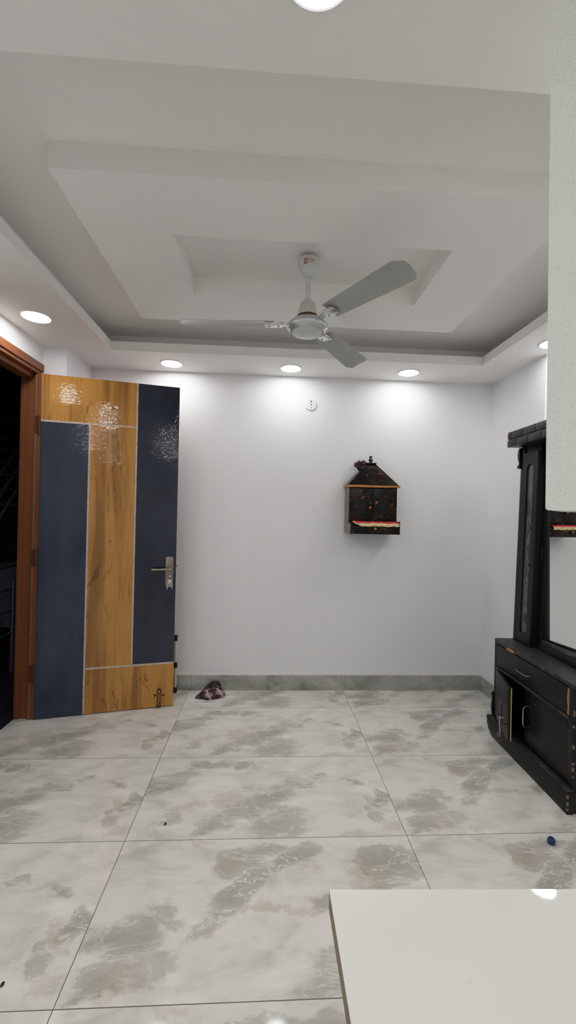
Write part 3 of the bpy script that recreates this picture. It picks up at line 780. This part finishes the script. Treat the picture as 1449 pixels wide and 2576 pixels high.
# crumpled cloths
def crumple(name, c, rad, label, mat, seed, flat=True, outline=None, amp=0.35, freq=2.4, n=72, mrow=44, dk=None):
    vs = []; fs = []; uv = []; dark = []
    for j in range(mrow + 1):
        t = j / mrow
        for k in range(n):
            a = 2 * PI * k / n
            d = Vector((math.cos(a), math.sin(a), 0))
            if flat:
                ph = t * PI / 2
                p = Vector((d.x * math.sin(ph), d.y * math.sin(ph), math.cos(ph)))
            else:
                ph = t * PI
                p = Vector((d.x * math.sin(ph), d.y * math.sin(ph), math.cos(ph)))
            s = outline(a) if outline else 1.0
            q = p * freq + Vector((seed, seed * 1.7, seed * 0.3))
            rg = 1 - abs(noise.noise(q)) * 2
            rg2 = 1 - abs(noise.noise(q * 2.1)) * 2
            h = 1 + amp * (rg - 0.6) + amp * 0.4 * (rg2 - 0.6)
            st_ = 1.0 + (s - 1.0) * math.sin(min(ph, PI / 2)) ** 1.5
            x = c[0] + rad[0] * p.x * h * st_; y = c[1] + rad[1] * p.y * h * (1 if not outline else 0.6 + 0.4 * st_); z = c[2] + rad[2] * p.z * h
            if flat and j == mrow: z = c[2]
            vs.append((x, y, max(z, c[2]) if flat else z))
            uv.append((x * 8 + 0.12 * rg, z * 9 + y * 5 + 0.12 * rg2)); dark.append(dk(x - c[0], y - c[1], z - c[2]) if dk else 0.0)
    for j in range(mrow):
        for k in range(n):
            k2 = (k + 1) % n
            fs.append((j * n + k, (j + 1) * n + k, (j + 1) * n + k2, j * n + k2))
    if flat: fs.append(tuple(mrow * n + k for k in range(n)))
    off = Vector((c[0], c[1], c[2]))
    me = bpy.data.meshes.new(name)
    me.from_pydata([tuple(Vector(v) - off) for v in vs], [], fs)
    ul = me.uv_layers.new(name='UVMap')
    for lp in me.loops: ul.data[lp.index].uv = uv[lp.vertex_index]
    at = me.attributes.new('dark', 'FLOAT', 'POINT')
    for i_, d_ in enumerate(dark): at.data[i_].value = d_
    for p in me.polygons: p.use_smooth = True
    me.materials.append(mat)
    o = bpy.data.objects.new(name, me); COL.objects.link(o); o.location = off
    return tag(o, label, 'cloth')
def bez(u):
    return ((1 - u) ** 3, 3 * u * (1 - u) ** 2, 3 * u * u * (1 - u), u ** 3)
def folded(name, org, patches, mat, label, n=18, th=0.003, wr=0.0025):
    """a heap of folded cloth: each patch is a 4 x 4 control net given relative to org"""
    vs = []; fs = []; uv = []; dk = []
    for (net, uvo, uvr, d) in patches:
        b0 = len(vs)
        for side in (0, 1):
            for i in range(n + 1):
                bu = bez(i / n)
                for j in range(n + 1):
                    bv = bez(j / n)
                    p = Vector((0, 0, 0))
                    for a in range(4):
                        for b in range(4):
                            p += Vector(net[a][b]) * (bu[a] * bv[b])
                    k = noise.noise(p * 38 + Vector((uvo, 0, 0)))
                    k2 = abs(noise.noise(p * 17 + Vector((0, uvo, 3))))
                    p = p + Vector((0.3, -1, 0.5)) * (wr * k + 0.006 * (0.25 - k2))
                    if side: p = p + Vector((0, th, -th * 0.6))
                    p.z = max(p.z, 0.0008)
                    vs.append(p)
                    x, y = i / n * 1.0, j / n * 1.0
                    uv.append((uvo + x * math.cos(uvr) - y * math.sin(uvr), x * math.sin(uvr) + y * math.cos(uvr)))
                    dk.append(d)
        W = n + 1; S = W * W
        for i in range(n):
            for j in range(n):
                q = [b0 + i * W + j, b0 + (i + 1) * W + j, b0 + (i + 1) * W + j + 1, b0 + i * W + j + 1]
                fs.append(tuple(q)); fs.append(tuple(S + x for x in reversed(q)))
        rim = [i * W for i in range(n)] + [n * W + j for j in range(n)] + [(n - i) * W + n for i in range(n)] + [n - j for j in range(n)]
        for a, b in zip(rim, rim[1:] + rim[:1]):
            fs.append((b0 + a, b0 + a + S, b0 + b + S, b0 + b))
    me = bpy.data.meshes.new(name); me.from_pydata([tuple(v) for v in vs], [], fs)
    ul = me.uv_layers.new(name='UVMap')
    for lp in me.loops: ul.data[lp.index].uv = uv[lp.vertex_index]
    at = me.attributes.new('dark', 'FLOAT', 'POINT')
    for i_, d_ in enumerate(dk): at.data[i_].value = d_
    for p in me.polygons: p.use_smooth = True
    me.materials.append(mat)
    o = bpy.data.objects.new(name, me); COL.objects.link(o); o.location = org
    return tag(o, label, 'cloth')
PA = [[(-.118, -.030, .001), (-.100, -.042, .002), (-.070, -.048, .002), (-.030, -.045, .002)],
      [(-.112, -.015, .014), (-.095, -.032, .022), (-.070, -.040, .030), (-.035, -.035, .028)],
      [(-.090, .010, .036), (-.080, -.010, .046), (-.062, -.018, .054), (-.036, -.012, .052)],
      [(-.080, .045, .004), (-.066, .040, .050), (-.046, .035, .060), (-.028, .030, .050)]]
PB = [[(-.075, .030, .030), (-.055, .035, .060), (-.030, .045, .088), (.000, .055, .098)],
      [(-.060, .010, .036), (-.040, .012, .066), (-.012, .030, .095), (.020, .045, .112)],
      [(-.030, .000, .040), (-.005, .004, .060), (.030, .015, .085), (.048, .030, .108)],
      [(.000, .000, .020), (.035, .000, .030), (.072, .015, .045), (.066, .040, .075)]]
PC = [[(-.040, -.058, .001), (.000, -.055, .001), (.050, -.045, .001), (.092, -.012, .002)],
      [(-.050, -.062, .022), (-.005, -.074, .026), (.055, -.060, .030), (.110, -.020, .026)],
      [(-.052, -.030, .050), (-.010, -.052, .060), (.040, -.045, .062), (.102, -.005, .044)],
      [(-.048, -.006, .052), (-.012, .000, .068), (.030, .008, .072), (.076, .018, .054)]]
PD = [[(.030, .000, .064), (.050, .005, .068), (.072, .012, .060), (.088, .016, .040)],
      [(.020, .020, .085), (.045, .020, .088), (.070, .025, .072), (.092, .028, .030)],
      [(.010, .045, .098), (.040, .048, .100), (.066, .046, .072), (.088, .046, .016)],
      [(.000, .068, .030), (.030, .072, .030), (.060, .070, .020), (.080, .064, .002)]]
folded('plaid_cloth', (-0.368, 3.190, 0.0), [(PA, 0.1, 0.4, 0.80), (PB, 0.6, 0.9, 0.88), (PC, 0.27, 0.25, 0.0), (PD, 0.4, 0.2, 0.75)], M['plaid'],
       'crumpled maroon and grey plaid cloth lying on the floor by the skirting')
crumple('lace_cloth', (0.745, 3.262, 1.768), (0.046, 0.032, 0.036), 'crumpled dark maroon cloth resting on the left slope of the shrine roof', M['maroon'], 8.1, False, None, 0.75, 0.95)

# ------------------------------------------------------------------ black dressing cabinet on the right
CB = (1.485, 2.28, 0.0); CR = -0.03
cab = thing('dressing_cabinet', 'worn black wooden dressing unit with mirror against the right wall', 'cabinet', CB, CR)
NE, FE, BK = -0.372, 0.385, 0.25     # near end, far end, back in local coordinates
ZT = 0.605
m = MB()
m.box(0.022, BK, NE + 0.02, FE - 0.0, 0.09, 0.115)                 # bottom
m.box(0.022, BK, FE - 0.018, FE, 0.10, 0.585)                      # far side
m.box(0.022, BK, NE + 0.012, NE + 0.032, 0.10, 0.585)              # near side
m.box(BK - 0.012, BK, NE + 0.02, FE, 0.10, 0.585)                  # back
m.box(0.020, BK, NE + 0.02, FE, 0.425, 0.440)                      # rail between
m.box(0.012, 0.03, NE + 0.012, NE + 0.045, 0.10, 0.585)            # near stile
m.box(0.012, 0.03, FE - 0.035, FE, 0.10, 0.585)                    # far stile
m.build('carcass', M['bwood'], cab, bevel=0.002)
tp = [(0.0, NE + 0.02), (0.012, NE - 0.004), (BK, NE - 0.004), (BK, FE + 0.012), (0.018, FE + 0.012), (0.006, FE - 0.012)]
MB().prism(tp, 'z', 0.585, ZT).build('top_board', M['dusty'], cab, bevel=0.004, label='dusty scratched top')
MB().prism([(0.135, 0.589), (0.155, 0.598), (0.20, 0.600), (0.235, 0.588), (0.22, 0.584), (0.16, 0.584)], 'x', -0.0012, 0.004).build('wood_chip', M['chip'], cab, label='bare wood where the top edge is chipped')
MB().prism([(NE + 0.048, 0.445), (NE + 0.062, 0.445), (NE + 0.058, 0.48), (NE + 0.064, 0.52), (NE + 0.058, 0.572), (NE + 0.048, 0.575)], 'x', 0.0065, 0.0095).build('wood_chip', M['chip'], cab, label='bare wood along the drawer edge')
MB().box(-0.002, 0.016, NE + 0.04, FE - 0.03, 0.428, 0.440).build('moulding', M['dusty'], cab, bevel=0.003)
dw = MB().box(0.008, 0.026, NE + 0.047, FE - 0.037, 0.443, 0.578).build('drawer', M['bwood'], cab, bevel=0.002)
def bow_handle(pa, pb, out, mat, parent, name='handle', r=0.0038):
    pa, pb, out = Vector(pa), Vector(pb), Vector(out)
    d = (pb - pa)
    MB().tube([pa, pa + out * 0.7 + d * 0.03, pa + out + d * 0.14, pa + out + d * 0.5, pb + out - d * 0.14, pb + out * 0.7 - d * 0.03, pb], r, 10).build(name, mat, parent)
bow_handle((0.010, 0.105, 0.508), (0.010, -0.01, 0.508), (-0.026, 0, 0), M['pewter'], dw)
# near door, closed
nd = MB().box(0.008, 0.026, NE + 0.047, 0.035, 0.118, 0.424)
near = nd.build('door', M['bwood'], cab, bevel=0.002)
for a, b_ in ((0.165, 0.168), (0.372, 0.375)):
    MB().box(0.0072, 0.009, NE + 0.05, 0.032, a, b_).build('groove', M['dusty'], near)
MB().box(0.0072, 0.009, -0.028, -0.0265, 0.12, 0.42).build('groove', M['dusty'], near)
bow_handle((0.010, 0.012, 0.335), (0.010, 0.012, 0.215), (-0.026, 0, 0), M['chrome'], near)
# far door, standing ajar
OP = R(16); hy = FE - 0.037
def od(u, d, z):   # u along the leaf from the hinge, d outward
    return Vector((0.010 - u * math.sin(OP) - d * math.cos(OP), hy - u * math.cos(OP) + d * math.sin(OP), z))
def odbox(u0, u1, d0, d1, z0, z1):
    vs = [od(u, d, z) for z in (z0, z1) for d in (d0, d1) for u in (u0, u1)]
    return vs, [(0, 2, 3, 1), (4, 5, 7, 6), (0, 1, 5, 4), (2, 6, 7, 3), (0, 4, 6, 2), (1, 3, 7, 5)]
fd = MB().add(*odbox(0, 0.312, -0.013, 0.006, 0.118, 0.424)).build('door', M['bwood'], cab, bevel=0.002)
MB().add(*odbox(0.3118, 0.3130, -0.014, -0.008, 0.120, 0.420)).build('raw_edge', M['rawply'], fd, label='raw yellow plywood edge')
h0, h1 = od(0.283, 0.005, 0.325), od(0.283, 0.005, 0.200)
bow_handle(h0, h1, od(0, 0.026, 0) - od(0, 0, 0), M['black'], fd)
# plinth with scalloped far end, bracket curl above it
pb = [(NE, 0), (NE, 0.103), (FE - 0.02, 0.103), (FE - 0.006, 0.112), (FE + 0.010, 0.108), (FE + 0.012, 0.092), (FE + 0.002, 0.080), (FE + 0.008, 0.064), (FE - 0.004, 0.050), (FE - 0.014, 0.030), (FE - 0.036, 0.016), (FE - 0.056, 0.0)]
MB().prism(pb, 'x', -0.028, 0.004).build('plinth', M['bwood'], cab, bevel=0.003)
MB().box(-0.026, 0.012, NE + 0.004, FE, 0.103, 0.110).build('plinth_ledge', M['dusty'], cab, bevel=0.003)
for ya_, yb2 in ((NE + 0.006, NE + 0.03), (FE - 0.03, FE - 0.01)):
    MB().box(0.0, BK, ya_, yb2, 0, 0.10).build('plinth_side', M['bwood'], cab)
cp = [(FE, 0.108), (FE + 0.010, 0.120), (FE + 0.020, 0.142), (FE + 0.020, 0.170), (FE + 0.010, 0.200), (FE + 0.005, 0.216), (FE + 0.011, 0.226), (FE + 0.023, 0.236), (FE + 0.021, 0.246), (FE + 0.007, 0.243), (FE + 0.002, 0.256), (FE, 0.262)]
MB().prism(cp, 'x', 0.004, 0.028).build('corner_bracket', M['bwood'], cab, bevel=0.002)
MB().box(0.004, 0.012, NE + 0.012, NE + 0.046, 0.11, 0.585).build('corner_post', M['bwood'], cab, bevel=0.003)
wm = simple('worn pinkish wood spots', (0.20, 0.125, 0.095), 0.7, 0, 0.3, 90)
for (z, hgt, wd) in ((0.455, 0.03, 0.004), (0.40, 0.012, 0.010), (0.30, 0.02, 0.005), (0.225, 0.012, 0.012), (0.195, 0.02, 0.010), (0.165, 0.008, 0.006), (0.075, 0.018, 0.008), (0.040, 0.022, 0.007), (0.018, 0.012, 0.010)):
    xx = -0.0285 if z < 0.10 else 0.0035
    yy = NE - 0.0005 if z < 0.10 else NE + 0.0115
    MB().prism([(yy, z), (yy + wd, z + hgt * 0.2), (yy + wd * 0.6, z + hgt * 0.6), (yy + wd * 0.8, z + hgt), (yy, z + hgt * 0.9)], 'x', xx, xx + 0.008).build('paint_wear', wm, cab, label='bare wood spot on the worn near corner')

# upper part: narrow side cupboard
HX, HB = 0.165, 0.27
HZ1 = 1.845
m = MB()
m.box(HX + 0.006, HB, 0.190, 0.375, ZT, HZ1)
m.box(HX - 0.004, HX + 0.02, 0.347, 0.381, ZT, HZ1)              # corner strip
m.build('side_cupboard', M['bwood'], cab, bevel=0.003)
dd = MB()   # door with arched opening, frame made as polygons around the opening
oy0, oy1, oz0, ozA = 0.236, 0.305, 0.675, 1.690
y0, y1, z0, z1 = 0.194, 0.344, ZT + 0.008, 1.800
arch = [((oy0 + oy1) / 2 + (oy1 - oy0) / 2 * math.cos(a), ozA + (oy1 - oy0) / 2 * 1.15 * math.sin(a)) for a in [PI * i / 12 for i in range(13)]]
dd.box(HX - 0.008, HX + 0.006, y0, oy0, z0, z1).box(HX - 0.008, HX + 0.006, oy1, y1, z0, z1).box(HX - 0.008, HX + 0.006, oy0, oy1, z0, oz0)
dd.prism([(oy1, ozA)] + arch[1:-1] + [(oy0, ozA), (oy0, z1), (oy1, z1)], 'x', HX - 0.008, HX + 0.006)
gd = dd.build('glazed_door', M['bwood'], cab)
MB().box(HX + 0.001, HX + 0.004, oy0 - 0.004, oy1 + 0.004, oz0 - 0.004, ozA + 0.042).build('glass_pane', M['cglass'], gd, label='grey etched glass pane')
def leaf(y, z, L, a, w, mat, par, curve=0.25):
    pts = []
    for s in (1, -1):
        for i in range(9):
            f = i / 8 if s == 1 else 1 - i / 8
            u_ = f * L; v_ = curve * L * f * f + s * w * math.sin(PI * f)
            pts.append((y + u_ * math.cos(a) - v_ * math.sin(a), z + u_ * math.sin(a) + v_ * math.cos(a)))
    MB().prism(pts, 'x', HX - 0.0005, HX + 0.0018).build('etched_leaf', mat, par)
leaf(0.252, 1.13, 0.10, R(70), 0.006, M['etchgreen'], gd); leaf(0.262, 1.05, 0.11, R(245), 0.006, M['etchgreen'], gd)
leaf(0.285, 1.27, 0.11, R(110), 0.007, M['etchgreen'], gd, -0.25); leaf(0.288, 1.00, 0.13, R(105), 0.006, M['etchgreen'], gd, -0.2)
leaf(0.258, 0.95, 0.11, R(255), 0.007, M['etchgreen'], gd); leaf(0.250, 0.86, 0.05, R(120), 0.004, M['etchgreen'], gd)
for dy, a in ((-0.016, 105), (0, 90), (0.016, 75)):
    leaf(0.270 + dy, 1.40, 0.11, R(a), 0.006, M['etch'], gd, 0.15 if dy > 0 else -0.15)
MB().prism([(0.254, 0.735), (0.280, 0.745), (0.276, 0.80), (0.256, 0.795)], 'x', HX - 0.0005, HX + 0.0018).build('etched_leaf', M['etch'], gd)
for z, y in ((1.33, 0.262), (1.20, 0.281), (1.10, 0.262), (0.985, 0.282), (0.865, 0.284)):
    MB().lathe([(0.010, 0), (0.009, 0.004), (0.0, 0.006)], (HX, y, z), 16, axis='x').build('glass_stud', M['cglass'], gd)
# carved corbel under the cornice
cb = [(0.378, 1.843), (0.386, 1.842), (0.398, 1.825), (0.402, 1.795), (0.394, 1.765), (0.382, 1.745), (0.384, 1.735), (0.400, 1.728), (0.403, 1.715), (0.392, 1.708), (0.372, 1.708)]
MB().prism(cb, 'x', HX - 0.018, HX + 0.014).build('corbel', M['bwood'], cab, bevel=0.003)
# mirror frame
FXm = 0.200
m = MB()
m.box(FXm, HB, 0.150, 0.190, ZT, HZ1).box(FXm, HB, NE + 0.015, NE + 0.075, ZT, HZ1)
m.box(FXm, HB, NE + 0.075, 0.150, ZT, ZT + 0.052).box(FXm, HB, NE + 0.075, 0.150, HZ1 - 0.06, HZ1)
mf = m.build('mirror_frame', M['bwood'], cab, bevel=0.003)
MB().prism([(FXm - 0.010, ZT), (FXm, ZT), (FXm, ZT + 0.045), (FXm - 0.006, ZT + 0.040)], 'y', NE + 0.075, 0.170).build('bottom_moulding', M['bwood'], mf, bevel=0.002)
MB().prism([(FXm - 0.003, ZT + 0.050), (FXm + 0.02, ZT + 0.050), (FXm + 0.02, ZT + 0.062), (FXm + 0.004, ZT + 0.061)], 'y', NE + 0.075, 0.150).build('bead', M['dusty'], mf, bevel=0.002)
MB().box(FXm - 0.003, FXm + 0.004, 0.176, 0.188, ZT + 0.52, ZT + 0.62).build('hinge', M['dusty'], mf, bevel=0.001)
MIR_B = -0.12
ya, yb_ = 0.154, NE + 0.07
xa = FXm + 0.012
xb = xa + (ya - yb_) * (-MIR_B)
MB().prism([(xa, ya), (xb, yb_), (xb + 0.004, yb_), (xa + 0.004, ya)], 'z', ZT + 0.05, HZ1 - 0.055).build('mirror_pane', M['mirror'], cab, label='mirror glass')
# cornice: two rows of carved blocks
cn = MB(); cx0 = 0.075
cn.box(cx0 + 0.006, HB, NE - 0.006, 0.392, 1.845, 1.943)
for row, (za, zb_, sh_) in enumerate(((1.846, 1.892, 0.0), (1.897, 1.943, 0.075))):
    y = 0.398; first = True
    while y > NE:
        w = (0.10 if row == 0 else 0.04) if first else 0.128
        y2 = max(NE - 0.008, y - w)
        cn.box(cx0, cx0 + 0.02, y2 + 0.003, y, za, zb_)
        y = y2; first = False
cn.build('cornice', M['bwood'], cab, bevel=0.003)
MB().sphere((cx0 + 0.002, 0.392, 1.925), (0.006, 0.009, 0.010)).build('wood_chip', M['chip'], cab, label='bare wood at the chipped cornice corner')

# the upper part leans back to the wall a little, as the wall itself does
for o_ in list(cab.children_recursive):
    zs_ = [v.co.z for v in o_.data.vertices]
    if min(zs_) >= ZT - 0.001 and 'pane' not in o_.name.replace('glass_pane', '') and not o_.name.startswith(('top_board', 'wood_chip')):
        for v in o_.data.vertices:
            v.co.x += 0.026 * (v.co.z - 1.90)
    elif o_.name.startswith('mirror_pane'):
        for v in o_.data.vertices:
            v.co.x -= 0.016

# string tied to the open door's handle
def cw(p):
    c, s = math.cos(CR), math.sin(CR)
    return Vector((CB[0] + p[0] * c - p[1] * s, CB[1] + p[0] * s + p[1] * c, p[2]))
hk = od(0.283, 0.031, 0.235)
m = MB(); hb = cw(hk); dn = Vector((-0.35, -0.9, 0)).normalized()
def loc(du, dd_, z): return cw(od(0.283 + du, 0.031 + dd_, z))
m.tube([loc(0.0072 * math.sin(a), 0.0072 * math.cos(a), 0.236 + 0.002 * math.sin(2 * a)) for a in [2 * PI * i / 12 for i in range(13)]], 0.0022, 7)
m.tube([loc(0, 0.010, 0.237), loc(-0.008, 0.010, 0.21), loc(-0.02, 0.008, 0.18), loc(-0.018, 0.006, 0.145), loc(-0.04, 0.010, 0.118), loc(-0.055, 0.012, 0.108)], 0.0014, 7)
m.tube([loc(0.002, 0.010, 0.237), loc(0.010, 0.012, 0.20), loc(0.004, 0.006, 0.16), loc(0.0, 0.006, 0.125), loc(-0.03, 0.01, 0.114)], 0.0014, 7)
m.tube([loc(0, 0.010, 0.238), loc(-0.022, 0.012, 0.228), loc(-0.045, 0.012, 0.214), loc(-0.056, 0.012, 0.216)], 0.0015, 7)
m.tube([loc(0, 0.010, 0.238), loc(-0.020, 0.012, 0.220), loc(-0.042, 0.012, 0.203), loc(-0.055, 0.012, 0.200)], 0.0015, 7)
tag(m.build('string', M['string']), 'frayed off-white string knotted round the handle of the ajar cabinet door', 'string')

# ------------------------------------------------------------------ white board table in the right foreground
tb_ = thing('work_table', 'white laminate plywood board table filling the right foreground', 'table', (0.7, 0.2, 0))
T0 = (0.7, 0.2, 0)
def bx(x, y): return (x, y)
tp = [(0.1095, 0.02), (0.1135, 0.6565), (0.506, 0.6455), (1.30, 0.624), (1.30, -0.16), (0.11, -0.16)]
edge = [tp[5], tp[0], tp[1], tp[2], tp[3], tp[4]]
MB(T0).prism(edge, 'z', 0.7985, 0.80).build('laminate_top', M['laminate'], tb_)
MB(T0).prism(edge, 'z', 0.770, 0.7985).build('board', M['ply'], tb_)
for (x, y) in ((0.24, 0.50), (1.2, 0.50), (0.24, -0.08), (1.2, -0.08)):
    MB(T0).box(x - 0.022, x + 0.022, y - 0.022, y + 0.022, 0, 0.77).build('leg', M['ply'], tb_, bevel=0.003)

# blue cap and bits of grit on the floor
cpb = MB((1.254, 1.743, 0)).lathe([(0.0125, 0.0), (0.015, 0.003), (0.0155, 0.012), (0.014, 0.020), (0.010, 0.0245), (0.0, 0.0255)], (1.254, 1.743, 0), 24)
bc = cpb.build('bottle_cap', M['blue']); bc.location = (1.254, 1.743, 0)
tag(bc, 'small dark blue bottle cap on the floor near the black cabinet', 'cap')
for (x, y, r, lab) in ((-0.408, 1.894, 0.0065, 'black crumb of grit on the floor tile left of centre'), (-0.729, 1.27, 0.006, 'black crumb of grit at the lower left edge of the photo')):
    c = MB((x, y, 0)).sphere((x, y, r * 0.5), (r * 0.8, r * 1.3, r * 0.55), 10, 6)
    go = c.build('grit', M['debris']); go.location = (x, y, 0)
    tag(go, lab, 'grit')

# ------------------------------------------------------------------ world, camera
w = bpy.data.worlds.new('World'); SC.world = w; w.use_nodes = True
w.node_tree.nodes['Background'].inputs[0].default_value = (0.10, 0.11, 0.16, 1)
w.node_tree.nodes['Background'].inputs[1].default_value = 0.12

yaw, pitch, roll = 5.46677663e-02, 2.80212744e-03, 2.22706678e-02
f_ = Vector((math.sin(yaw) * math.cos(pitch), math.cos(yaw) * math.cos(pitch), math.sin(pitch)))
r_ = Vector((math.cos(yaw), -math.sin(yaw), 0)); u_ = r_.cross(f_)
r2 = math.cos(roll) * r_ + math.sin(roll) * u_; u2 = -math.sin(roll) * r_ + math.cos(roll) * u_
cam = bpy.data.cameras.new('camera'); co = bpy.data.objects.new('camera', cam); COL.objects.link(co)
cam.sensor_fit = 'VERTICAL'; cam.sensor_height = 36.0; cam.lens = 1062.44194 / 2576 * 36
cam.clip_start = 0.02
mt = Matrix(((r2.x, u2.x, -f_.x, 0), (r2.y, u2.y, -f_.y, 0), (r2.z, u2.z, -f_.z, 1.38653712), (0, 0, 0, 1)))
co.matrix_world = mt
SC.camera = co
SC.view_settings.view_transform = 'Standard'
SC.view_settings.look = 'None'
SC.view_settings.exposure = 0.0
SC.view_settings.use_curve_mapping = True
cm = SC.view_settings.curve_mapping
cm.use_clip = True
cm.extend = 'HORIZONTAL'
cm.white_level = (2.5, 2.5, 2.5)
cc = cm.curves[3]
pts = [(0, 0), (0.06, 0.152), (0.14, 0.355), (0.24, 0.58), (0.40, 0.80), (0.65, 0.95), (1.0, 1.0)]
while len(cc.points) < len(pts): cc.points.new(0.5, 0.5)
for p_, (a_, b_) in zip(cc.points, pts): p_.location = (a_, b_)
cm.update()
SC.cycles.use_denoising = True
SC.cycles.max_bounces = 10
SC.cycles.diffuse_bounces = 6
